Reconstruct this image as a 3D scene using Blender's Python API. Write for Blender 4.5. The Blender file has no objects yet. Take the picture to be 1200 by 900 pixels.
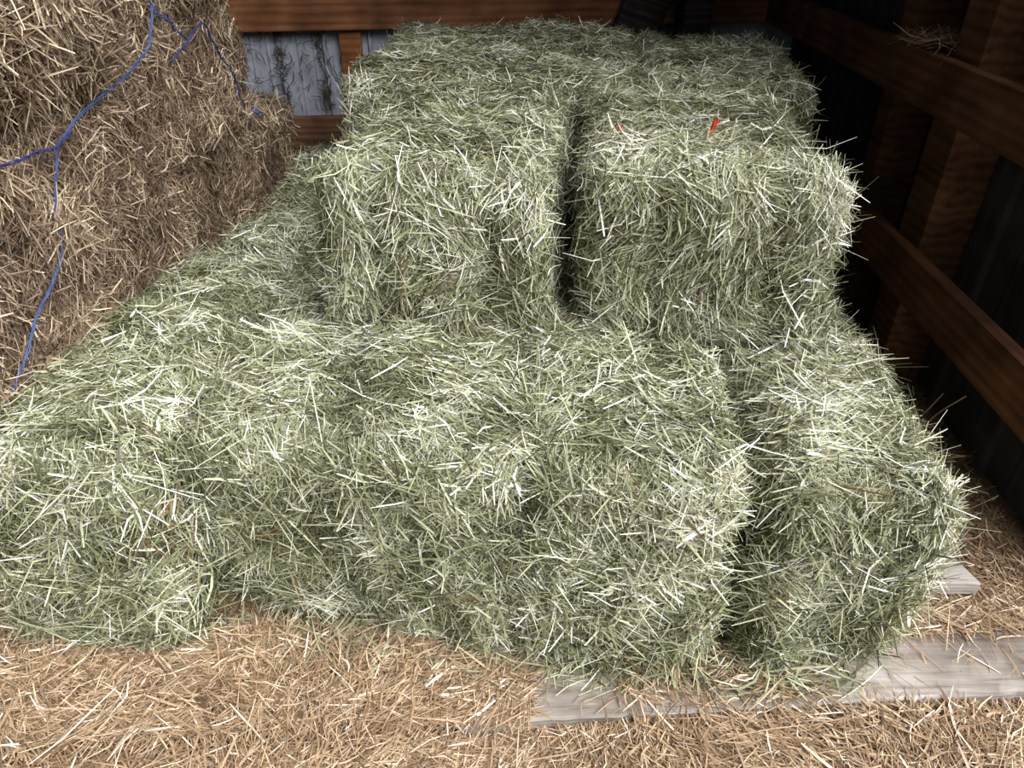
import bpy, math
import numpy as np
from mathutils import Vector, Matrix

S = bpy.context.scene
COL = S.collection
R = math.radians
rng = np.random.default_rng(7)

# ------------------------------------------------------------------ helpers
def lin(c):
    o = []
    for v in c:
        v = v / 255.0
        o.append(v / 12.92 if v <= 0.04045 else ((v + 0.055) / 1.055) ** 2.4)
    return (o[0], o[1], o[2], 1.0)

def mesh_np(name, verts, faces, mat, tone=None, smooth=True):
    """verts n x 3, faces m x 4 (quads); tone: per-vertex float attribute"""
    me = bpy.data.meshes.new(name)
    verts = np.ascontiguousarray(verts, dtype=np.float32)
    faces = np.ascontiguousarray(faces, dtype=np.int32)
    m = len(faces)
    me.vertices.add(len(verts)); me.vertices.foreach_set('co', verts.ravel())
    me.loops.add(m * 4); me.loops.foreach_set('vertex_index', faces.ravel())
    me.polygons.add(m)
    me.polygons.foreach_set('loop_start', np.arange(0, m * 4, 4, dtype=np.int32))
    me.polygons.foreach_set('use_smooth', np.full(m, smooth, dtype=bool))
    if tone is not None:
        a = me.attributes.new('tone', 'FLOAT', 'POINT')
        a.data.foreach_set('value', np.ascontiguousarray(tone, dtype=np.float32))
    me.update(calc_edges=True)
    me.materials.append(mat)
    return me

def link(name, me, parent=None):
    o = bpy.data.objects.new(name, me); COL.objects.link(o)
    if parent: o.parent = parent
    return o

def tag(o, label=None, cat=None, group=None, kind=None):
    if label: o['label'] = label
    if cat: o['category'] = cat
    if group: o['group'] = group
    if kind: o['kind'] = kind
    return o

def ribbons(P, N, T, L, W, curl, tone, K=4, spin=35.0, profile=(0.55, 1.0, 0.95, 0.4)):
    """n bent stalks as narrow ribbons: centre P, surface normal N, direction T"""
    n = len(P)
    B = np.cross(N, T); B /= np.linalg.norm(B, axis=1)[:, None] + 1e-9
    N2 = np.cross(T, B)
    s = np.linspace(-0.5, 0.5, K)
    a = rng.uniform(0, 2 * np.pi, n)
    bend = B * np.cos(a)[:, None] + N2 * (np.sin(a) * 0.6)[:, None]
    kink = rng.uniform(-0.35, 0.35, n)
    sk = np.abs(s[None, :] - kink[:, None])
    soft = (s ** 2 * 2)[None, :]
    prof = np.where(rng.random(n)[:, None] < 0.35, sk, soft)
    pts = P[:, None] + T[:, None] * (L[:, None] * s[None])[..., None] + bend[:, None] * ((L * curl)[:, None] * prof)[..., None]
    ph = np.radians(rng.normal(0, spin, n))
    Wd = B * np.cos(ph)[:, None] + N2 * np.sin(ph)[:, None]
    w = np.array(profile)[None, :] * W[:, None] * 0.5
    # gentle twist along the stalk
    tw = (rng.normal(0, 0.5, n)[:, None] * s[None])[..., None]
    side = Wd[:, None] + N2[:, None] * tw
    v = np.stack([pts - side * w[..., None], pts + side * w[..., None]], axis=2).reshape(-1, 3)
    base = (np.arange(n) * 2 * K)[:, None, None]
    q = np.array([[2 * k, 2 * k + 1, 2 * k + 3, 2 * k + 2] for k in range(K - 1)])[None]
    f = (base + q).reshape(-1, 4)
    return v, f, np.repeat(tone, 2 * K)

def tube(points, radius, sides=6):
    pts = [Vector(p) for p in points]
    V, F = [], []
    up = Vector((0.3, 0.2, 1)).normalized()
    for i, p in enumerate(pts):
        t = (pts[min(i + 1, len(pts) - 1)] - pts[max(i - 1, 0)]).normalized()
        x = t.cross(up)
        if x.length < 1e-3: x = t.cross(Vector((1, 0, 0)))
        x.normalize(); y = t.cross(x)
        r = radius[i] if hasattr(radius, '__len__') else radius
        for k in range(sides):
            a = 2 * math.pi * k / sides
            V.append(p + x * math.cos(a) * r + y * math.sin(a) * r)
    for i in range(len(pts) - 1):
        for k in range(sides):
            k2 = (k + 1) % sides
            F.append((i * sides + k, i * sides + k2, (i + 1) * sides + k2, (i + 1) * sides + k))
    return np.array([tuple(v) for v in V]), np.array(F)

def smooth_path(points, per=10):
    P = [np.array(p, float) for p in points]
    P = [2 * P[0] - P[1]] + P + [2 * P[-1] - P[-2]]
    out = []
    for i in range(1, len(P) - 2):
        a, b, c, d = P[i - 1], P[i], P[i + 1], P[i + 2]
        for k in range(per):
            t = k / per
            out.append(0.5 * ((2 * b) + (-a + c) * t + (2 * a - 5 * b + 4 * c - d) * t * t + (-a + 3 * b - 3 * c + d) * t ** 3))
    out.append(P[-2])
    return out

class Noise3:
    def __init__(self, seed, lo, hi, n=14):
        g = np.random.default_rng(seed)
        d = g.normal(size=(n, 3)); d /= np.linalg.norm(d, axis=1)[:, None]
        self.k = d * g.uniform(lo, hi, n)[:, None]
        self.p = g.uniform(0, 6.28, n); self.n = n
    def __call__(self, p):
        return np.sin(p @ self.k.T + self.p).sum(axis=1) / math.sqrt(self.n / 2)

# ------------------------------------------------------------------ materials
def new_mat(name):
    m = bpy.data.materials.new(name); m.use_nodes = True
    nt = m.node_tree; b = nt.nodes['Principled BSDF']
    return m, nt, b

def ramp(nt, stops):
    r = nt.nodes.new('ShaderNodeValToRGB')
    e = r.color_ramp.elements
    while len(e) > 1: e.remove(e[-1])
    e[0].position, e[0].color = stops[0][0], lin(stops[0][1])
    for p, c in stops[1:]:
        x = e.new(p); x.color = lin(c)
    return r

def stalk_mat(name, stops, rough=0.5, spec=0.4, trans=0.25):
    m, nt, b = new_mat(name)
    a = nt.nodes.new('ShaderNodeAttribute'); a.attribute_name = 'tone'
    r = ramp(nt, stops)
    nt.links.new(a.outputs['Fac'], r.inputs[0])
    nt.links.new(r.outputs[0], b.inputs['Base Color'])
    b.inputs['Roughness'].default_value = rough
    b.inputs['Specular IOR Level'].default_value = spec
    t = nt.nodes.new('ShaderNodeBsdfTranslucent')
    nt.links.new(r.outputs[0], t.inputs['Color'])
    mx = nt.nodes.new('ShaderNodeMixShader'); mx.inputs[0].default_value = trans
    nt.links.new(b.outputs[0], mx.inputs[1]); nt.links.new(t.outputs[0], mx.inputs[2])
    nt.links.new(mx.outputs[0], nt.nodes['Material Output'].inputs['Surface'])
    return m

M = {}
M['hay'] = stalk_mat('green_hay', [
    (0.00, (116, 88, 62)), (0.06, (78, 72, 52)), (0.16, (70, 73, 49)), (0.36, (111, 115, 81)),
    (0.56, (152, 155, 119)), (0.76, (191, 193, 161)), (0.90, (221, 219, 200)), (1.00, (242, 240, 231))], rough=0.45, spec=0.42, trans=0.15)
M['straw'] = stalk_mat('brown_straw', [
    (0.00, (64, 51, 40)), (0.20, (91, 75, 61)), (0.50, (121, 101, 82)), (0.75, (150, 129, 106)),
    (0.92, (184, 166, 140)), (1.00, (216, 198, 170))], rough=0.45, spec=0.4, trans=0.12)
M['litter'] = stalk_mat('loose_straw_gold', [
    (0.00, (86, 69, 54)), (0.20, (114, 92, 70)), (0.45, (152, 126, 98)), (0.75, (186, 160, 128)),
    (0.92, (214, 194, 164)), (1.00, (242, 230, 210))], rough=0.42, spec=0.45, trans=0.12)

def wood(name, dark, mid, light, scale=1.0, rough=0.75, axis=0, bump=0.25):
    m, nt, b = new_mat(name)
    tc = nt.nodes.new('ShaderNodeTexCoord')
    mp = nt.nodes.new('ShaderNodeMapping')
    sc = [9.0, 9.0, 9.0]; sc[axis] = 0.7
    mp.inputs['Scale'].default_value = [s * scale for s in sc]
    nt.links.new(tc.outputs['Object'], mp.inputs['Vector'])
    n = nt.nodes.new('ShaderNodeTexNoise'); n.inputs['Scale'].default_value = 3.0
    n.inputs['Detail'].default_value = 6; n.inputs['Distortion'].default_value = 1.2
    nt.links.new(mp.outputs[0], n.inputs['Vector'])
    w = nt.nodes.new('ShaderNodeTexWave'); w.inputs['Scale'].default_value = 1.1
    w.bands_direction = 'Z' if axis != 2 else 'X'
    w.inputs['Distortion'].default_value = 7.0; w.inputs['Detail'].default_value = 3
    nt.links.new(mp.outputs[0], w.inputs['Vector'])
    mix = nt.nodes.new('ShaderNodeMath'); mix.operation = 'MULTIPLY_ADD'
    nt.links.new(w.outputs['Fac'], mix.inputs[0]); mix.inputs[1].default_value = 0.3
    nt.links.new(n.outputs['Fac'], mix.inputs[2])
    r = ramp(nt, [(0.32, dark), (0.62, mid), (0.95, light)])
    nt.links.new(mix.outputs[0], r.inputs[0])
    # stains: broad dirt of its own shape
    n2 = nt.nodes.new('ShaderNodeTexNoise'); n2.inputs['Scale'].default_value = 5.0; n2.inputs['Detail'].default_value = 4
    nt.links.new(tc.outputs['Object'], n2.inputs['Vector'])
    r2 = ramp(nt, [(0.35, (150, 140, 130)), (0.6, (255, 255, 255))])
    nt.links.new(n2.outputs['Fac'], r2.inputs[0])
    mu = nt.nodes.new('ShaderNodeMix'); mu.data_type = 'RGBA'; mu.blend_type = 'MULTIPLY'; mu.inputs[0].default_value = 0.8
    nt.links.new(r.outputs[0], mu.inputs[6]); nt.links.new(r2.outputs[0], mu.inputs[7])
    nt.links.new(mu.outputs[2], b.inputs['Base Color'])
    b.inputs['Roughness'].default_value = rough; b.inputs['Specular IOR Level'].default_value = 0.25
    bp = nt.nodes.new('ShaderNodeBump'); bp.inputs['Strength'].default_value = bump; bp.inputs['Distance'].default_value = 0.004
    nt.links.new(mix.outputs[0], bp.inputs['Height']); nt.links.new(bp.outputs[0], b.inputs['Normal'])
    return m
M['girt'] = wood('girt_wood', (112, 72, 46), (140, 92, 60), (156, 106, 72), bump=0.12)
M['shaded_girt'] = wood('shaded_girt_wood', (84, 56, 36), (108, 72, 46), (126, 86, 58), bump=0.12)  # girt wood darkened, the right wall's shade put into its colour
M['shaded_stud'] = wood('shaded_stud_wood', (74, 48, 30), (100, 68, 43), (120, 84, 56), axis=2, bump=0.15)  # right wall post wood, likewise with shade painted into the base colour
M['stud'] = wood('stud_wood', (96, 60, 34), (150, 98, 58), (178, 124, 80), axis=2)
M['skirt'] = wood('skirt_wood', (70, 50, 36), (104, 74, 54), (128, 96, 72))
M['darkpost'] = wood('dark_timber', (30, 27, 26), (52, 46, 44), (76, 68, 64), axis=2, bump=0.6)
M['plank'] = wood('grey_plank', (120, 112, 106), (150, 142, 135), (172, 165, 158), scale=3.2, bump=0.25)

def plain(name, c, rough=0.6, noise=None, spec=0.3, metal=0.0):
    m, nt, b = new_mat(name)
    b.inputs['Base Color'].default_value = lin(c)
    b.inputs['Roughness'].default_value = rough; b.inputs['Specular IOR Level'].default_value = spec
    b.inputs['Metallic'].default_value = metal
    if noise:
        tc = nt.nodes.new('ShaderNodeTexCoord')
        n = nt.nodes.new('ShaderNodeTexNoise'); n.inputs['Scale'].default_value = noise[1]; n.inputs['Detail'].default_value = 8
        nt.links.new(tc.outputs['Object'], n.inputs['Vector'])
        r = ramp(nt, [(0.35, c), (0.68, noise[0])])
        nt.links.new(n.outputs['Fac'], r.inputs[0]); nt.links.new(r.outputs[0], b.inputs['Base Color'])
    return m
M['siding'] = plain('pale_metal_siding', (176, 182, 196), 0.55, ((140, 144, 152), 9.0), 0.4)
M['siding_d'] = plain('dark_metal_siding', (74, 72, 70), 0.8, ((50, 47, 45), 7.0), 0.1)  # darker grey sheet for the right and left walls
M['dirt'] = plain('packed_dirt', (120, 96, 70), 0.95, ((84, 66, 48), 14.0), 0.1)
M['yard'] = plain('yard_gravel', (118, 108, 92), 0.95, ((92, 84, 70), 20.0), 0.1)
M['roof'] = plain('unseen_roof_metal', (110, 112, 116), 0.6)
M['grass'] = plain('bright_grass', (120, 168, 70), 0.8, ((160, 200, 110), 30.0))
M['blue'] = plain('blue_twine', (66, 86, 132), 0.6, ((46, 60, 100), 40.0))
M['navy'] = plain('navy_twine', (56, 60, 108), 0.6, ((38, 44, 82), 40.0))
M['red'] = plain('red_twine', (206, 74, 52), 0.55, ((170, 52, 40), 60.0))
M['cord'] = plain('grey_batten', (92, 88, 84), 0.7)
M['web'] = plain('dirty_strands', (70, 62, 52), 0.9)

# ------------------------------------------------------------------ bales
def cube_grid(h, step):
    """quads over the six sides of a box with half sizes h"""
    V, F = [], []
    for ax in range(3):
        u, v = [i for i in range(3) if i != ax]
        nu, nv = max(2, int(2 * h[u] / step)), max(2, int(2 * h[v] / step))
        for sg in (-1, 1):
            gu, gv = np.meshgrid(np.linspace(-h[u], h[u], nu + 1), np.linspace(-h[v], h[v], nv + 1), indexing='ij')
            p = np.zeros((gu.size, 3)); p[:, ax] = sg * h[ax]; p[:, u] = gu.ravel(); p[:, v] = gv.ravel()
            b0 = sum(len(x) for x in V)
            idx = (np.arange((nu + 1) * (nv + 1)) + b0).reshape(nu + 1, nv + 1)
            q = np.stack([idx[:-1, :-1], idx[1:, :-1], idx[1:, 1:], idx[:-1, 1:]], axis=-1).reshape(-1, 4)
            flip = (sg > 0) == (ax == 1)
            if flip: q = q[:, ::-1]
            V.append(p); F.append(q)
    return np.concatenate(V), np.concatenate(F)

class Bale:
    """shape of one bale in its own frame: x width, y length, z height, base at z = 0"""
    def __init__(self, w, l, h, seed, strings='v', r=0.055, lump=0.012, groove=0.02, bulge=0.0, nose=0.0, taper=0.0):
        self.nose, self.taper = nose, taper
        self.h = np.array([w / 2, l / 2, h / 2]); self.r = r
        self.n1 = Noise3(seed, 7, 18); self.n2 = Noise3(seed + 99, 25, 60)
        self.lump, self.groove, self.strings, self.bulge = lump, groove, strings, bulge
        self.g = [-0.24 * (w if strings == 'v' else h), 0.24 * (w if strings == 'v' else h)]
    def map(self, p):
        h, r = self.h, self.r
        q = np.clip(p, -(h - r), h - r)
        d = p - q
        n = d / (np.linalg.norm(d, axis=1)[:, None] + 1e-9)
        s = q + n * r
        off = self.lump * self.n1(s) + self.lump * 0.5 * self.n2(s)
        # flakes across the length
        side = 1 - np.abs(n[:, 1])
        off += side * 0.004 * np.sin(s[:, 1] * 2 * np.pi / 0.095 + 2 * self.n1(s))
        c = s[:, 0] if self.strings == 'v' else s[:, 2]
        other = np.abs(n[:, 0]) if self.strings == 'v' else np.abs(n[:, 2])
        for g in self.g:
            off -= self.groove * np.exp(-((c - g) / 0.022) ** 2) * (1 - other)
        off -= self.nose * np.clip((-s[:, 1] - (h[1] - 0.16)) / 0.16, 0, 1) ** 2 * np.clip(n[:, 2], 0, 1)
        off -= self.taper * np.clip(n[:, 0], 0, 1) * (0.5 - 0.5 * s[:, 2] / h[2])
        if self.bulge:
            e = s / h
            off += self.bulge * np.clip(1 - e[:, 0] ** 2, 0, 1) * np.abs(n[:, 1]) * np.clip(1 - e[:, 2] ** 2, 0, 1)
        return s + n * off[:, None], n

def rand_on_box(h, n, ax, sg):
    u, v = [i for i in range(3) if i != ax]
    p = np.zeros((n, 3)); p[:, ax] = sg * h[ax]
    p[:, u] = rng.uniform(-h[u], h[u], n); p[:, v] = rng.uniform(-h[v], h[v], n)
    return p

FACES = {'left': (0, -1), 'right': (0, 1), 'front': (1, -1), 'back': (1, 1), 'top': (2, 1), 'bottom': (2, -1)}
BIRTH = {'n': 0}

def bale(loc, yaw, w, l, h, seed, name, label, cat, group, mat='hay', strings='v', dens=None, base=15000,
         length=(0.055, 0.4), width=(0.0030, 0.35), front=(90, 45), tilt=11.0, roll=0.0, pitch=0.0, tone_shift=0.0,
         lump=0.012, r=0.055, bulge=0.0, twine=None, twine_r=0.0022, groove=0.02, outlay=0.018, top_ang=0, nose=0.0, taper=0.0, overhang=0.016):
    sh = Bale(w, l, h, seed, strings, r=r, lump=lump, bulge=bulge, groove=groove, nose=nose, taper=taper)
    cv, cf = cube_grid(sh.h, 0.03)
    cp, cn = sh.map(cv)
    cp -= cn * 0.004
    ctone = np.clip(0.2 + 0.06 * sh.n2(cp), 0.1, 0.5)  # core toned darker than the stalks, painting in shade between them
    Vs, Fs, Ts = [cp], [cf], [ctone]
    nv = len(cp)
    dens = dens or {}
    for fname, (ax, sg) in FACES.items():
        k = dens.get(fname, 0.12)
        u, v = [i for i in range(3) if i != ax]
        n = int(base * k * 4 * sh.h[u] * sh.h[v])
        if n < 4: continue
        p0 = rand_on_box(sh.h, n, ax, sg)
        P, N = sh.map(p0)
        # in-plane frame
        if fname in ('front', 'back'):
            A = np.array([1.0, 0, 0]); mean, spread = front
        elif fname in ('left', 'right'):
            A = np.array([0, 0, 1.0]); mean, spread = 0, 42
        else:
            A = np.array([1.0, 0, 0]); mean, spread = top_ang, 40
        A = A[None] - N * (N @ A)[:, None]
        A /= np.linalg.norm(A, axis=1)[:, None] + 1e-9
        Bn = np.cross(N, A)
        loc_turn = 14 * sh.n1(P * 1.7 + 3.1) + 26 * sh.n2(P * 0.9 + 1.3)            # locks of hay lie together
        th = np.radians(mean + rng.normal(0, spread, n) + loc_turn)
        T = A * np.cos(th)[:, None] + Bn * np.sin(th)[:, None]
        al = np.radians(rng.normal(0, tilt, n) + (rng.random(n) < 0.05) * rng.normal(0, 28, n))
        T = T * np.cos(al)[:, None] + N * np.sin(al)[:, None]
        T /= np.linalg.norm(T, axis=1)[:, None]
        L0 = np.clip(length[0] * (1.3 if fname == 'front' else 1.0) * np.exp(rng.normal(0, length[1], n)), 0.015, 0.135)
        # most stalks near an edge of the bale break off there; only some hang over
        lim = np.full(n, 9.0)
        for a_ in range(3):
            if a_ == ax: continue
            lim = np.minimum(lim, 2 * (sh.h[a_] - np.abs(P[:, a_]) + overhang + 0.012 * rng.random(n)) / (np.abs(T[:, a_]) + 1e-3))
        L = np.where(rng.random(n) < 0.90, np.clip(lim, 0.012, L0), L0)
        W = np.clip(width[0] * np.exp(rng.normal(0, width[1], n)), 0.0011, 0.0050)
        P = P + N * rng.uniform(-0.006, outlay, n)[:, None]
        lock = 0.10 * sh.n2(P * 0.8)
        tone = np.clip(rng.normal(0.56, 0.27, n) + lock + tone_shift, 0.0, 1.0)
        tone = np.where(rng.random(n) < 0.03, rng.uniform(0, 0.05, n), np.maximum(tone, 0.07))
        vv, ff, tt = ribbons(P, N, T, L, W, np.abs(rng.normal(0, 0.5, n)), tone)
        Vs.append(vv); Fs.append(ff + nv); Ts.append(tt); nv += len(vv)
    V = np.concatenate(Vs); V[:, 2] += h / 2
    me = mesh_np(name, V, np.concatenate(Fs), M[mat], np.concatenate(Ts))
    o = link(name, me)
    o.location = loc; o.rotation_euler = (R(pitch), R(roll), R(yaw))
    tag(o, label, cat, group)
    if twine:
        for g in sh.g:
            hh = sh.h; q = []
            m = 28
            if strings == 'v':
                ring = [(g, y, -hh[2]) for y in np.linspace(-hh[1], hh[1], m)] + [(g, hh[1], z) for z in np.linspace(-hh[2], hh[2], m)] + \
                       [(g, y, hh[2]) for y in np.linspace(hh[1], -hh[1], m)] + [(g, -hh[1], z) for z in np.linspace(hh[2], -hh[2], m)]
            else:
                ring = [(-hh[0], y, g) for y in np.linspace(-hh[1], hh[1], m)] + [(x, hh[1], g) for x in np.linspace(-hh[0], hh[0], m)] + \
                       [(hh[0], y, g) for y in np.linspace(hh[1], -hh[1], m)] + [(x, -hh[1], g) for x in np.linspace(hh[0], -hh[0], m)]
            q, nn = sh.map(np.array(ring)); q = q + nn * (0.011 if strings == 'v' else 0.007); q[:, 2] += h / 2
            keep = [q[0]]
            for a in q[1:]:
                if np.linalg.norm(a - keep[-1]) > 0.004: keep.append(a)
            tv, tf = tube(keep + [keep[0]], twine_r)
            t = link('baling_twine', mesh_np('baling_twine', tv, tf, M[twine]), o)
            t['label'] = ('red' if twine == 'red' else 'blue') + ' baling twine around the bale'
    o['_'] = 0; del o['_']
    o_shape[o.name] = (sh, h)
    return o
o_shape = {}

def knot(parent, world, mat, size=0.045, seed=0, lean=(0.3, 0, 1)):
    """frayed tail of a twine knot standing up out of a bale"""
    g = np.random.default_rng(seed)
    bpy.context.view_layer.update()
    inv = parent.matrix_world.inverted()
    V, F = [], []; nv = 0
    base = inv @ Vector(world)
    ld = (inv.to_3x3() @ Vector(lean)).normalized()
    for k in range(4):
        d = ld + Vector(g.normal(0, 0.09, 3))
        pts = [base - ld * 0.02 + d * size * t + Vector(g.normal(0, 0.002, 3)) for t in np.linspace(0, 1.3, 5)]
        v, f = tube(smooth_path(pts, 3), 0.0032, 5)
        V.append(v); F.append(f + nv); nv += len(v)
    t = link('twine_knot', mesh_np('twine_knot', np.concatenate(V), np.concatenate(F), M[mat]), parent)
    t['label'] = 'red twine knot tail' if mat == 'red' else 'blue twine knot'
    return t

# stack directions (the stack stands turned about five degrees clockwise)
YAW = -5.0
e = np.array([math.sin(R(-YAW)), math.cos(R(-YAW))]); rr = np.array([math.cos(R(-YAW)), -math.sin(R(-YAW))])
O = np.array([0.0, 0.905])
def at(c, d, z): 
    p = O + rr * c + e * d
    return (p[0], p[1], z)

Z0 = 0.038
GB = 'green hay bales of the bottom layer'
GT = 'green hay bales of the upper layer'
H1 = 0.455
# front row, on edge, ends towards the camera
cols = [(-0.808, 0.345, -0.045, 0.0), (-0.466, 0.325, 0.06, 0.6), (-0.142, 0.325, 0.01, -0.5), (0.192, 0.345, 0.0, 0.4), (0.568, 0.342, 0.02, 2.2)]
names = ['front bottom green hay bale at the left end of the row beside the brown straw',
         'front bottom green hay bale second from the left with its end set back',
         'front bottom green hay bale in the middle of the five, below the left upper bale',
         'front bottom green hay bale just left of the dark notch, over the bare plank',
         'front bottom green hay bale at the right end of the row, beside the open gap']
angs = [(60, 48), (110, 48), (125, 52), (120, 46), (65, 50)]
for i, (c, w, push, dy) in enumerate(cols):
    LA = 0.90
    dens = {'front': 1.0, 'top': 1.0, 'left': 0.35, 'right': 0.35}
    if i == 4: dens['right'] = 1.0
    if i == 0: dens['left'] = 0.8
    bale(at(c, push + LA / 2, Z0), YAW + dy * 2, w, LA, H1 - (0.012 if i in (1, 4) else 0), 11 + i, 'hay_bale', names[i], 'hay bale', GB,
         strings='h', dens=dens, base=56000, length=(0.054, 0.52), width=(0.0022, 0.44), front=angs[i], tilt=13, lump=0.014, r=(0.05, 0.06, 0.04, 0.045, 0.085)[i], taper=0.07 if i == 4 else 0.0, nose=(0.02, 0.05, 0.045, 0.03, 0.05)[i],
         twine='red', groove=0.02)
# second and third rows
for row, (d0, LB) in enumerate(((0.915, 0.86), (1.79, 0.80))):
    for i, (c, w, push, dy) in enumerate(cols):
        vis_l = i in (0, 1); vis_r = i == 4
        shift = (0.05, 0.125)[row] if i == 0 else 0
        place = ('second', 'third')[row]
        if i == 0: lab = f'{place} bottom green hay bale from the front along the brown straw stack'
        elif i == 1: lab = f'{place} bottom green hay bale from the front beside the left upper bale'
        elif i == 4: lab = f'{place} bottom green hay bale from the front along the dark right gap'
        else: lab = 'bottom green hay bale covered by the upper green bales'
        bale(at(c * (0.95 if i == 1 and row else 1) + shift, d0 + LB / 2 + 0.01, Z0), YAW, w - (0.03 if shift else 0), LB, H1 - (0.004 if i > 1 else 0.035) * row, 31 + i + 7 * row, 'hay_bale', lab, 'hay bale', GB,
             strings='h', dens=({'top': 1.0, 'left': 0.4, 'right': 0.15} if vis_l else {'top': 1.0, 'right': 0.9} if vis_r else {'top': 0.1}),
             base=42000 if row == 0 else 28000, length=(0.047, 0.46), width=(0.0021, 0.4), tilt=10, lump=0.010, twine='red' if (vis_l or vis_r) else None)

# upper layer
Z1 = Z0 + H1 - 0.006
FL = bale((-0.122, 1.765, Z1), YAW - 1.0, 0.458, 0.77, 0.355, 61, 'hay_bale', 'upper green hay bale left of the dark gap with its end facing the camera', 'hay bale', GT,
     strings='v', dens={'front': 1.15, 'top': 1.0, 'left': 0.8, 'right': 0.4}, overhang=0.008, base=45000, length=(0.050, 0.48), width=(0.0021, 0.42), front=(88, 30), tilt=13,
     lump=0.011, r=0.05, twine='red', groove=0.034, bulge=0.015)
FR = bale((0.424, 1.745, Z1), YAW + 1.0, 0.48, 0.80, 0.365, 62, 'hay_bale', 'upper green hay bale right of the dark gap with its end facing the camera', 'hay bale', GT,
     strings='v', dens={'front': 1.15, 'top': 1.0, 'left': 0.4, 'right': 0.9}, overhang=0.010, base=45000, length=(0.052, 0.48), width=(0.0021, 0.42), front=(88, 28), tilt=13,
     lump=0.012, r=0.055, twine='red', groove=0.022, bulge=0.01)
RA = bale((-0.045, 2.405, Z1), YAW - 90, 0.48, 0.87, 0.36, 63, 'hay_bale', 'upper green hay bale lying crosswise right behind the left upper bale', 'hay bale', GT,
     strings='v', dens={'front': 0.3, 'back': 0.9, 'top': 1.0, 'left': 0.3, 'right': 0.8}, base=27000, length=(0.045, 0.45), width=(0.0021, 0.4), tilt=12, twine='red', top_ang=90)
RB = bale((0.0, 2.905, Z1), YAW - 90, 0.49, 0.89, 0.365, 64, 'hay_bale', 'rearmost upper green hay bale lying crosswise nearest the orange-brown back board', 'hay bale', GT,
     strings='v', dens={'front': 0.3, 'back': 0.9, 'top': 1.0, 'left': 0.2, 'right': 0.2}, base=25000, length=(0.045, 0.45), width=(0.0021, 0.4), tilt=12, twine='red', top_ang=90)
RC = bale((0.675, 2.62, Z1), YAW - 2, 0.48, 0.90, 0.355, 65, 'hay_bale', 'rear right upper green hay bale below the dark post', 'hay bale', GT,
     strings='v', dens={'front': 0.5, 'top': 1.0, 'left': 0.3, 'right': 0.9}, base=26000, length=(0.045, 0.45), width=(0.0021, 0.4), tilt=12, twine='red')

ZT = Z1 + 0.362
knot(FR, (0.425, 1.60, ZT), 'red', 0.045, 1, (0.25, 0.0, 1))
knot(FR, (0.235, 1.585, ZT - 0.004), 'red', 0.035, 2, (-0.2, 0.1, 1))
knot(RA, (-0.163, 2.13, ZT - 0.012), 'red', 0.03, 3, (-0.3, 0, 1))
knot(RB, (0.166, 3.05, ZT), 'red', 0.04, 4, (0.0, 0, 1))

# ------------------------------------------------------------------ brown straw stack on the left
BY = -9.3
be = np.array([math.sin(R(-BY)), math.cos(R(-BY))]); br = np.array([math.cos(R(-BY)), -math.sin(R(-BY))])
F0 = np.array([-0.955, 1.09])
def brown(y0, y1, w, h, z, seed, label, out=0.0, cross=False, dens=None, base=17000, **kw):
    """a bale whose right side lies in the stack's face between depths y0 and y1"""
    cy = (y0 + y1) / 2
    f = F0 + be * ((cy - 1.09) / be[1])
    c = f - br * (w / 2 - out)
    L = (y1 - y0) / be[1]
    if cross:
        return bale((c[0], c[1], z), BY - 90, L, w, h, seed, 'straw_bale', label, 'straw bale', 'brown straw bales stacked on the left', mat='straw',
                    dens=dens, base=base, **kw)
    return bale((c[0], c[1], z), BY, w, L, h, seed, 'straw_bale', label, 'straw bale', 'brown straw bales stacked on the left', mat='straw',
                dens=dens, base=base, **kw)
bk = dict(length=(0.042, 0.45), width=(0.0021, 0.35), tilt=14, twine=None)
big = dict(length=(0.075, 0.45), width=(0.0028, 0.35), tilt=15, twine=None)
mid = dict(length=(0.058, 0.45), width=(0.0024, 0.35), tilt=14, twine=None)
brown(1.00, 1.76, 0.36, 0.455, 0.02, 71, 'bottom near brown straw bale on the floor, hidden behind the green hay', dens={'right': 0.25, 'top': 0.05}, strings='h', **bk)
brown(1.78, 2.53, 0.46, 0.36, 0.02, 72, 'bottom far brown straw bale on the floor, hidden behind the green hay', dens={'right': 0.25, 'back': 0.3}, **bk)
N2_ = brown(0.80, 1.77, 0.36, 0.46, 0.475, 73, 'near brown straw bale behind the hanging blue twine, under the shaggy one', strings='h',
      dens={'right': 1.7, 'front': 0.7, 'back': 0.5, 'top': 0.3}, base=24000, **mid)
N3_ = brown(0.74, 1.74, 0.40, 0.46, 0.93, 74, 'shaggy bulging brown straw bale at the top left above the blue twine', out=0.05, strings='h', r=0.12,
      dens={'right': 1.5, 'front': 1.0, 'back': 1.0, 'bottom': 1.0, 'top': 0.4}, base=36000, lump=0.022, **big)
F2_ = brown(1.76, 2.53, 0.46, 0.35, 0.38, 75, 'far low brown straw bale whose end sticks out towards the back wall', out=-0.02,
      dens={'right': 1.4, 'back': 0.9, 'top': 1.0, 'front': 0.3}, base=26000, **bk)
F3_ = brown(1.72, 2.26, 0.80, 0.42, 0.725, 76, 'upper far brown straw bale next to the pale metal wall', out=0.0, cross=True, strings='h',
      dens={'right': 0.9, 'left': 0.9, 'back': 1.4, 'front': 1.4, 'top': 0.6}, base=24000, **bk)

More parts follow.
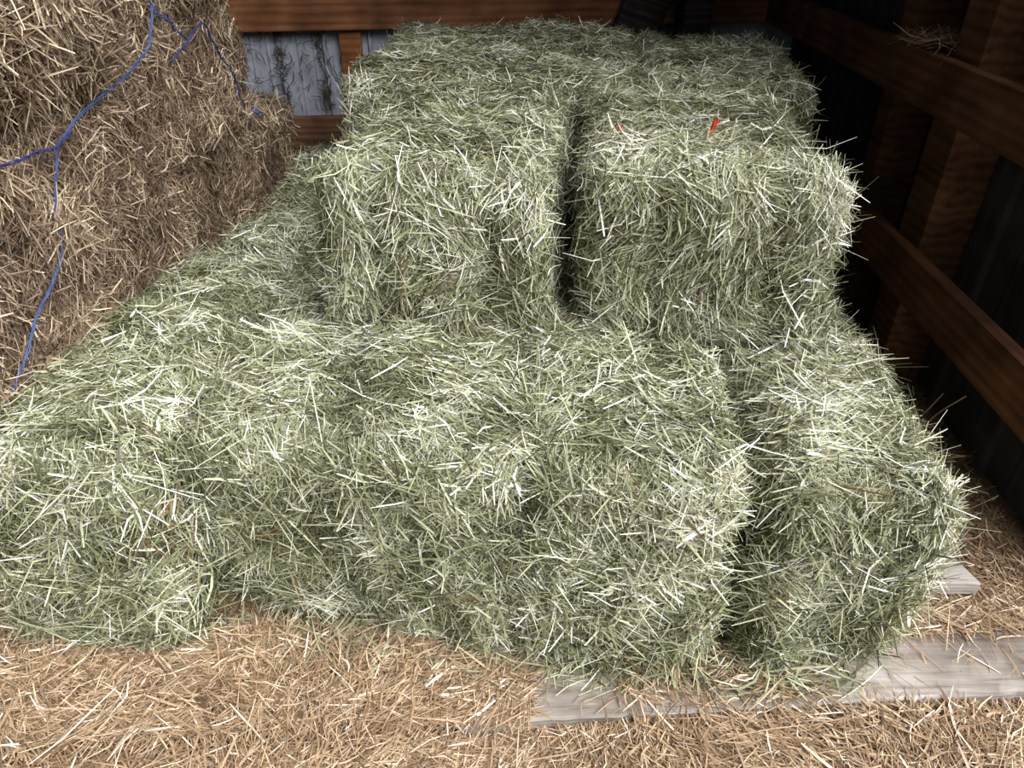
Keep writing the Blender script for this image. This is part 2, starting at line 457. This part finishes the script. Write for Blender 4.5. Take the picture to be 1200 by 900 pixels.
def face_pt(y, z, out=0.012):
    f = F0 + be * ((y - 1.09) / be[1]) + br * out
    return (f[0], f[1], z)
def rope(name, pts, rad, mat, label, strands=3):
    path = smooth_path(pts, 12)
    V, F = [], []; nv = 0
    for k in range(strands):
        q = []
        for i, p in enumerate(path):
            a = i * 0.55 + k * 2 * math.pi / strands; q_ = 1 + 0.5 * math.sin(i * 0.37 + k * 2.1)
            q.append((p[0] + math.cos(a) * rad * 0.7 * q_ + 0.0015 * math.sin(i * 0.5), p[1] + math.sin(a) * rad * 0.4 * q_, p[2] + math.sin(a) * rad * 0.7 * q_ + 0.0015 * math.sin(i * 0.31 + 1)))
        v, f = tube(q, rad * 0.45, 5); V.append(v); F.append(f + nv); nv += len(v)
    o = link(name, mesh_np(name, np.concatenate(V), np.concatenate(F), M[mat]))
    tag(o, label, 'twine', 'blue twine draped on the brown straw')
    return o
rope('blue_twine', [face_pt(1.80, 1.08, .045), face_pt(1.76, 1.02, .047), face_pt(1.70, 0.985, .046), face_pt(1.56, 0.945, .043), face_pt(1.46, 0.915, .04),
     face_pt(1.41, 0.885, .035), face_pt(1.37, 0.82, .036), face_pt(1.345, 0.77, .036), face_pt(1.335, 0.72, .036), face_pt(1.31, 0.68, .034), face_pt(1.24, 0.63, .03), face_pt(1.15, 0.555, .03), face_pt(1.08, 0.50, .028)],
     0.0030, 'blue', 'long bright blue twine sweeping down and hanging at the left edge of the brown straw')
rope('blue_twine', [face_pt(1.44, 0.905, .05), face_pt(1.39, 0.893, .05), face_pt(1.33, 0.897, .055), face_pt(1.25, 0.90, .06), face_pt(1.1, 0.905, .06)],
     0.0028, 'navy', 'short dark blue twine branching off sideways under the shaggy straw bale')
rope('blue_twine', [face_pt(1.86, 0.955, .02), face_pt(1.92, 0.985, .026), face_pt(1.99, 1.015, .028), face_pt(2.02, 1.02, .03), face_pt(2.05, 0.98, .026), face_pt(2.08, 0.93, .024), face_pt(2.13, 0.87, .024), face_pt(2.14, 0.82, .022), face_pt(2.17, 0.785, .016)],
     0.0028, 'navy', 'peaked loop of dark blue twine on the far upper brown straw bale')
rope('blue_twine', [face_pt(1.83, 1.09, .02), face_pt(1.85, 1.06, .028), face_pt(1.875, 1.045, .03), face_pt(1.90, 1.02, .026), face_pt(1.955, 0.99, .02)],
     0.0030, 'blue', 'short loose end of blue twine at the top edge of the brown straw')
knot(F3_, face_pt(2.22, 0.765, .01), 'blue', 0.03, 11, (0.7, -0.3, -0.5))
knot(F2_, face_pt(2.08, 0.63, -.026), 'navy', 0.022, 12, (0.8, -0.3, 0.1))
knot(F2_, face_pt(1.84, 0.585, -.022), 'navy', 0.026, 13, (0.8, -0.3, 0.3))

# ------------------------------------------------------------------ building shell
def box_mesh(name, size, mat, bevel=0.004, seg=1):
    import bmesh
    bm = bmesh.new(); bmesh.ops.create_cube(bm, size=1.0)
    for v in bm.verts: v.co = Vector((v.co.x * size[0], v.co.y * size[1], v.co.z * size[2]))
    if bevel: bmesh.ops.bevel(bm, geom=bm.edges[:], offset=bevel, segments=2, affect='EDGES', profile=0.6)
    me = bpy.data.meshes.new(name); bm.to_mesh(me); bm.free(); me.materials.append(mat)
    return me
def board(name, a, b, tall, thick, mat, up=(0, 0, 1), bevel=0.004):
    """a board whose long axis runs from a to b (centre line); local x = length, y = thickness, z = height"""
    a, b = Vector(a), Vector(b); d = b - a
    x = d.normalized(); y = Vector(up).cross(x).normalized(); z = x.cross(y)
    o = link(name, box_mesh(name, (d.length, thick, tall), mat, bevel))
    o.matrix_world = Matrix.Translation((a + b) / 2) @ Matrix((x, y, z)).transposed().to_4x4()
    return o
def corrugated(name, a, b, z0, z1, mat, pitch=0.15, rib=0.018, seed=0):
    """ribbed metal sheet from a to b (plan points); ribs stand towards the room"""
    a, b = np.array(a, float), np.array(b, float); d = b - a; L = np.linalg.norm(d); d /= L; nrm = np.array([d[1], -d[0]])
    prof = []
    s = 0.0
    while s < L:
        for ds, off in ((0, 0), (0.30, 0), (0.34, 0.25), (0.38, 0), (0.64, 0), (0.68, 0.25), (0.72, 0), (0.86, 0), (0.90, 1), (0.96, 1), (1.0, 0)):
            if s + ds * pitch <= L: prof.append((s + ds * pitch, off * rib))
        s += pitch
    V = []
    for z in (z0, z1):
        for q, off in prof:
            p = a + d * q + nrm * off; V.append((p[0], p[1], z))
    n = len(prof)
    F = [(i, i + 1, n + i + 1, n + i) for i in range(n - 1)]
    o = link(name, mesh_np(name, np.array(V), np.array(F), mat, smooth=False))
    sm = o.modifiers.new('thick', 'SOLIDIFY'); sm.thickness = 0.002
    return tag(o, kind='structure')

# ground and floor
def ground():
    nx, ny = 70, 70
    gx, gy = np.meshgrid(np.linspace(-2.0, 1.6, nx), np.linspace(-0.2, 4.0, ny), indexing='ij')
    z = np.zeros(gx.size)
    V = np.stack([gx.ravel(), gy.ravel(), z], 1)
    nf = Noise3(5, 4, 14); V[:, 2] = -0.006 + 0.006 * nf(V * [1, 1, 0])
    idx = np.arange(nx * ny).reshape(nx, ny)
    F = np.stack([idx[:-1, :-1], idx[1:, :-1], idx[1:, 1:], idx[:-1, 1:]], -1).reshape(-1, 4)
    tag(link('floor', mesh_np('floor', V, F, M['dirt'])), kind='structure')
    yard = link('ground_yard', box_mesh('ground_yard', (40, 40, 0.2), M['yard'], 0)); yard.location = (0, -5.0, -0.14)
    tag(yard, kind='structure')
    gr = link('grass_field', box_mesh('grass_field', (40, 20, 0.2), M['grass'], 0)); gr.location = (0, 14.2, -0.10)
    tag(gr, kind='structure')
ground()
BWa, BWb = (-1.9, 3.585), (1.42, 3.862)
bd = (np.array(BWb) - np.array(BWa)); bd /= np.linalg.norm(bd); bn = np.array([bd[1], -bd[0]])
def bw(x, off):       # point on the back wall at world x, off metres into the room
    t = (x - BWa[0]) / bd[0]; p = np.array(BWa) + bd * t + bn * off
    return (p[0], p[1])
RWa, RWb = (1.36, 3.88), (1.246, 1.06)     # right wall siding line, far to near
rd = (np.array(RWb) - np.array(RWa)); rd /= np.linalg.norm(rd); rn = np.array([rd[1], -rd[0]])
def rw(y, off):
    t = (y - RWa[1]) / rd[1]; p = np.array(RWa) + rd * t + rn * off
    return (p[0], p[1])
corrugated('wall_back', BWa, bw(-0.35, 0), 0.215, 2.75, M['siding'], pitch=0.21)
corrugated('wall_back', bw(-0.66, -0.006), BWb, -0.02, 2.75, M['siding'], pitch=0.21)
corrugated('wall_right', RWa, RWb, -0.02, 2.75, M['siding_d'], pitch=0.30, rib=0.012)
corrugated('wall_left_extended', (-1.9, -2.6), (-1.9, 3.6), 0.0, 2.75, M['siding_d'], pitch=0.21)  # continued unseen beyond the open front to block sky light from the left
rf = link('unseen_roof', box_mesh('unseen_roof', (3.9, 2.6, 0.05), M['roof'], 0)); rf.location = (-0.25, 2.8, 2.72)  # unseen roof, front edge set back to shape the light over the bales
tag(rf, kind='structure')

def beam(o, label): return tag(o, label, 'board', 'framing boards of the shed walls')
p, q = bw(-1.85, 0.072), bw(1.30, 0.072)
beam(board('wall_girt', (*p, 0.848), (*q, 0.868), 0.135, 0.038, M['girt']), 'long orange-brown board across the back wall above the green hay')
p, q = bw(-1.85, 0.072), bw(1.28, 0.072)
beam(board('skirt_board', (*p, 0.300), (*q, 0.31), 0.225, 0.038, M['skirt']), 'wide dull brown board low on the back wall below the pale metal')
p = bw(-0.745, 0.034)
beam(board('wall_stud', (*p, 0.10), (*p, 2.6), 0.10, 0.03, M['stud'], up=(bd[0], bd[1], 0)), 'short upright brown stud below the back wall board')
# right wall girts on posts
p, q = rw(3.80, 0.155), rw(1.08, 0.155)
beam(board('wall_girt', (*p, 0.872), (*q, 0.868), 0.135, 0.038, M['shaded_girt']), 'upper long board along the dark right wall')
beam(board('wall_girt', (*p, 0.392), (*q, 0.392), 0.135, 0.038, M['shaded_girt']), 'lower long board along the dark right wall')
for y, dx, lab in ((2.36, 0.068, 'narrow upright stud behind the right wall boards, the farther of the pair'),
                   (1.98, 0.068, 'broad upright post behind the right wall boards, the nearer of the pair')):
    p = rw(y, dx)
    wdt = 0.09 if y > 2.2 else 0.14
    beam(board('wall_post', (*p, 0.0), (*p, 2.65), wdt, 0.13, M['shaded_stud'], up=(rd[0], rd[1], 0)), lab)
# dark weathered timbers on the back wall
p = bw(0.66, 0.16)
tag(board('dark_brace', (0.50, 3.62, 0.60), (0.78, 3.62, 1.45), 0.20, 0.07, M['darkpost'], up=(1, 0, 0.0), bevel=0.012), 'leaning dark grey weathered timber in front of the back wall board', 'timber', 'dark timbers at the back wall')
p = bw(0.80, 0.18)
tag(board('dark_post', (p[0], p[1], 0.0), (p[0], p[1], 2.65), 0.13, 0.21, M['darkpost'], up=(1, 0, 0), bevel=0.02), 'upright dark post beside the leaning timber at the back wall', 'timber', 'dark timbers at the back wall')
# thin batten low on the right side
p, q = rw(2.02, 0.028), rw(1.40, 0.028)
tag(board('thin_batten', (*p, 0.285), (*q, 0.28), 0.014, 0.012, M['cord'], bevel=0.002), 'thin grey batten fixed low on the right wall under the lower board', 'batten')

# ------------------------------------------------------------------ planks and straw litter
def plank(pts, z, thick, label, seed):
    """flat plank with a slightly worn outline given by four plan corners"""
    g = Noise3(seed, 40, 160)
    a, b, c, d = [np.array(p) for p in pts]        # front-left, front-right, back-right, back-left
    n = 60
    V = []
    for zz in (z, z + thick):
        for t in np.linspace(0, 1, n):
            f = a + (b - a) * t; k = d + (c - d) * t
            wob = 0.0014 * g(np.array([[f[0], f[1], 0.0]]))[0]
            for s, dz in ((0, -0.004), (0.04, 0), (0.5, 0.0), (0.96, 0), (1, -0.004)):
                p = f + (k - f) * s
                V.append((p[0], p[1] + (wob if s in (0, 0.04) else 0), zz + (dz if zz > z else 0)))
    V = np.array(V); m = 5; F = []
    N = n * m
    for i in range(n - 1):
        for j in range(m - 1):
            F.append((N + i * m + j, N + (i + 1) * m + j, N + (i + 1) * m + j + 1, N + i * m + j + 1))
            F.append((i * m + j, i * m + j + 1, (i + 1) * m + j + 1, (i + 1) * m + j))
        F.append((i * m, (i + 1) * m, N + (i + 1) * m, N + i * m))
        F.append((i * m + 4, N + i * m + 4, N + (i + 1) * m + 4, (i + 1) * m + 4))
    for i in (0, n - 1):
        for j in range(m - 1):
            F.append((i * m + j, N + i * m + j, N + i * m + j + 1, i * m + j + 1))
    o = link('plank', mesh_np('plank', V, np.array(F), M['plank'], smooth=False))
    return tag(o, label, 'plank', 'grey planks under the hay')
plank([(-0.10, 0.748), (1.35, 0.838), (1.34, 0.975), (-0.11, 0.885)], 0.0, 0.036, 'long weathered grey plank under the front of the hay at the lower right', 3)
plank([(0.10, 1.075), (1.025, 1.075), (0.995, 1.185), (0.10, 1.185)], 0.0, 0.036, 'short grey plank end poking out at the right of the hay', 4)
plank([(-1.15, 0.79), (-0.20, 0.772), (-0.20, 0.90), (-1.15, 0.92)], -0.012, 0.034, 'grey plank almost buried in loose straw at the lower left', 6)

def litter(name, n, xr, yr, label, height=0.03, z0=0.0, mat='litter', keep=None, length=(0.055, 0.45), width=(0.0023, 0.35), tilt=12, tone_mu=0.55, zf=None):
    P = np.zeros((n, 3)); P[:, 0] = rng.uniform(*xr, n); P[:, 1] = rng.uniform(*yr, n)
    if keep is not None: P = P[keep(P)]
    n = len(P)
    nz = Noise3(17, 5, 16)
    P[:, 2] = z0 + height * (0.5 + 0.35 * nz(P)) * rng.uniform(0.1, 1.0, n) + (zf(P) if zf else 0)
    P[:, 2] = np.maximum(P[:, 2], z0 + 0.003)
    N = np.tile(np.array([0, 0, 1.0]), (n, 1)) + rng.normal(0, 0.12, (n, 3)); N /= np.linalg.norm(N, axis=1)[:, None]
    nt_ = Noise3(23, 3, 12)
    th = np.radians(rng.uniform(0, 180, n) * 0.75 + 60 * nt_(P))
    T = np.stack([np.cos(th), np.sin(th), np.tan(np.radians(rng.normal(0, tilt, n)))], 1)
    T -= N * (T * N).sum(1)[:, None] * 0.5; T /= np.linalg.norm(T, axis=1)[:, None]
    L = np.clip(length[0] * np.exp(rng.normal(0, length[1], n)), 0.012, 0.2)
    W = np.clip(width[0] * np.exp(rng.normal(0, width[1], n)), 0.001, 0.006)
    tone = np.clip(rng.normal(tone_mu, 0.23, n), 0, 1)
    v, f, t = ribbons(P, N, T, L, W, np.abs(rng.normal(0, 0.3, n)), tone)
    o = link(name, mesh_np(name, v, f, M[mat], t))
    return tag(o, label, 'straw' if mat == 'litter' else 'hay', None, 'stuff')
def in_bales(P):
    d = (P[:, :2] - O) @ e; c = (P[:, :2] - O) @ rr
    return (d > 0.12) & (c > -1.0) & (c < 0.74)
def on_plank(P):
    x, y = P[:, 0], P[:, 1]
    f = 0.748 + (x + 0.10) * 0.062
    main = (y > f - 0.004) & (y < f + 0.135)
    bare = main & (((x > 0.035) & (x < 0.20)) | (x > 0.60))
    half = main & (x > 0.20) & (x <= 0.60)
    sm = (x > 0.78) & (x < 1.04) & (y > 1.05) & (y < 1.20)
    return (bare & (rng.random(len(P)) < 0.988)) | (half & (rng.random(len(P)) < 0.80)) | (sm & (rng.random(len(P)) < 0.985))
def lift(P):        # straw lies over the planks where it is heaped on them
    x, y = P[:, 0], P[:, 1]
    f = 0.748 + (x + 0.10) * 0.062
    return np.where((y > f) & (y < f + 0.14), 0.034, np.where((x < -0.1) & (y > 0.77) & (y < 0.95), 0.026 + 0.02 * np.sin(x * 9) ** 2, 0.0))
litter('loose_straw', 95000, (-1.35, 1.15), (0.50, 1.06), 'golden loose straw strewn over the floor in front of the hay', 0.04,
       keep=lambda P: ~in_bales(P) & ~on_plank(P), zf=lift)
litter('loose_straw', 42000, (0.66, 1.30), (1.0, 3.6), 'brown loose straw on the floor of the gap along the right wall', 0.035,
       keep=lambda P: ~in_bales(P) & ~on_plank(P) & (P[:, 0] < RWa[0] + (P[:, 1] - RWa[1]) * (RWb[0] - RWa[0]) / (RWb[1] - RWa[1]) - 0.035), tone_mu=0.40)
litter('loose_straw', 9000, (-1.9, 1.6), (-0.1, 0.52), 'trampled straw at the open front of the shed', 0.02, tone_mu=0.5)
litter('fallen_hay', 2600, (-1.0, 0.66), (0.80, 0.98), 'fallen green hay stalks at the foot of the front bales', 0.05, z0=0.03, mat='hay',
       keep=lambda P: np.abs((P[:, :2] - O) @ e - 0.0 + 0.01) < 0.055, length=(0.075, 0.4), width=(0.003, 0.3), tilt=22)
# straw caught on the upper girt by the post
c_ = rw(2.12, 0.14)
litter('straw_tuft', 260, (c_[0] - 0.03, c_[0] + 0.05), (c_[1] - 0.10, c_[1] + 0.20), 'tuft of straw caught on top of the upper right wall board', 0.05, z0=0.94,
       length=(0.07, 0.3), width=(0.0018, 0.2), tilt=30, tone_mu=0.4)
# two long dry stems standing in the gap on the right
for pts, lab in (([(1.02, 1.50, 0.03), (1.06, 1.50, 0.12), (1.08, 1.49, 0.19), (1.12, 1.47, 0.26)], 'upright dry stem leaning in the right gap under the lower board'),
                 ([(0.93, 1.52, 0.03), (1.0, 1.53, 0.09), (1.06, 1.52, 0.16), (1.09, 1.51, 0.24)], 'long bent dry stem arching in the right gap')):
    v, f = tube(smooth_path(pts, 8), 0.0022, 5)
    tag(link('dry_stem', mesh_np('dry_stem', v, f, M['litter'], np.full(len(v), 0.5))), lab, 'stem', 'dry stems in the right gap')
# cobwebbed straw hanging on the back siding
def clinging():
    n = 420
    x = rng.uniform(-1.25, -0.72, n); z = rng.uniform(0.42, 0.80, n)
    rib = rng.random(n) < 0.6
    x = np.where(rib, rng.choice([-1.075, -0.885], n) + rng.normal(0, 0.012, n), x)
    P = np.array([(*bw(a, 0.026 + 0.006 * rng.random()), b) for a, b in zip(x, z)])
    N = np.tile(np.array([bn[0], bn[1], 0.0]), (n, 1))
    th = np.radians(rng.normal(90, 40, n))
    T = np.stack([np.cos(th) * bd[0], np.cos(th) * bd[1], np.sin(th)], 1)
    v, f, t = ribbons(P, N, T, rng.uniform(0.02, 0.06, n), rng.uniform(0.002, 0.0045, n), np.abs(rng.normal(0, 0.5, n)), np.full(n, 0.2))
    tag(link('chaff', mesh_np('chaff', v, f, M['web'], t)), 'dark cobwebbed chaff clinging to the pale metal back wall', 'chaff', None, 'stuff')
clinging()

# ------------------------------------------------------------------ camera, light
cd = bpy.data.cameras.new('camera'); cam = link('camera', cd)
cd.sensor_width = 36; cd.lens = 36 * 850 / 1200; cd.clip_start = 0.02
cam.location = (0, 0, 1.28); cam.rotation_euler = (R(90 - 33.8), 0, 0)
S.camera = cam

W = bpy.data.worlds.new('sky'); S.world = W; W.use_nodes = True
bg = W.node_tree.nodes['Background']
bg.inputs[0].default_value = (0.80, 0.90, 1.0, 1); bg.inputs[1].default_value = 0.16
sd = bpy.data.lights.new('sun', 'SUN'); so = link('sun', sd)
sd.energy = 6.6; sd.angle = R(68); sd.color = (1.0, 0.99, 0.985)
az, el = R(51), R(46)
dirv = Vector((math.sin(az) * math.cos(el), -math.cos(az) * math.cos(el), math.sin(el)))
so.rotation_euler = dirv.to_track_quat('Z', 'Y').to_euler()

S.view_settings.view_transform = 'Standard'; S.view_settings.look = 'None'
S.view_settings.exposure = 0.50; S.view_settings.gamma = 1.0; S.view_settings.use_curve_mapping = False
S.cycles.use_denoising = True
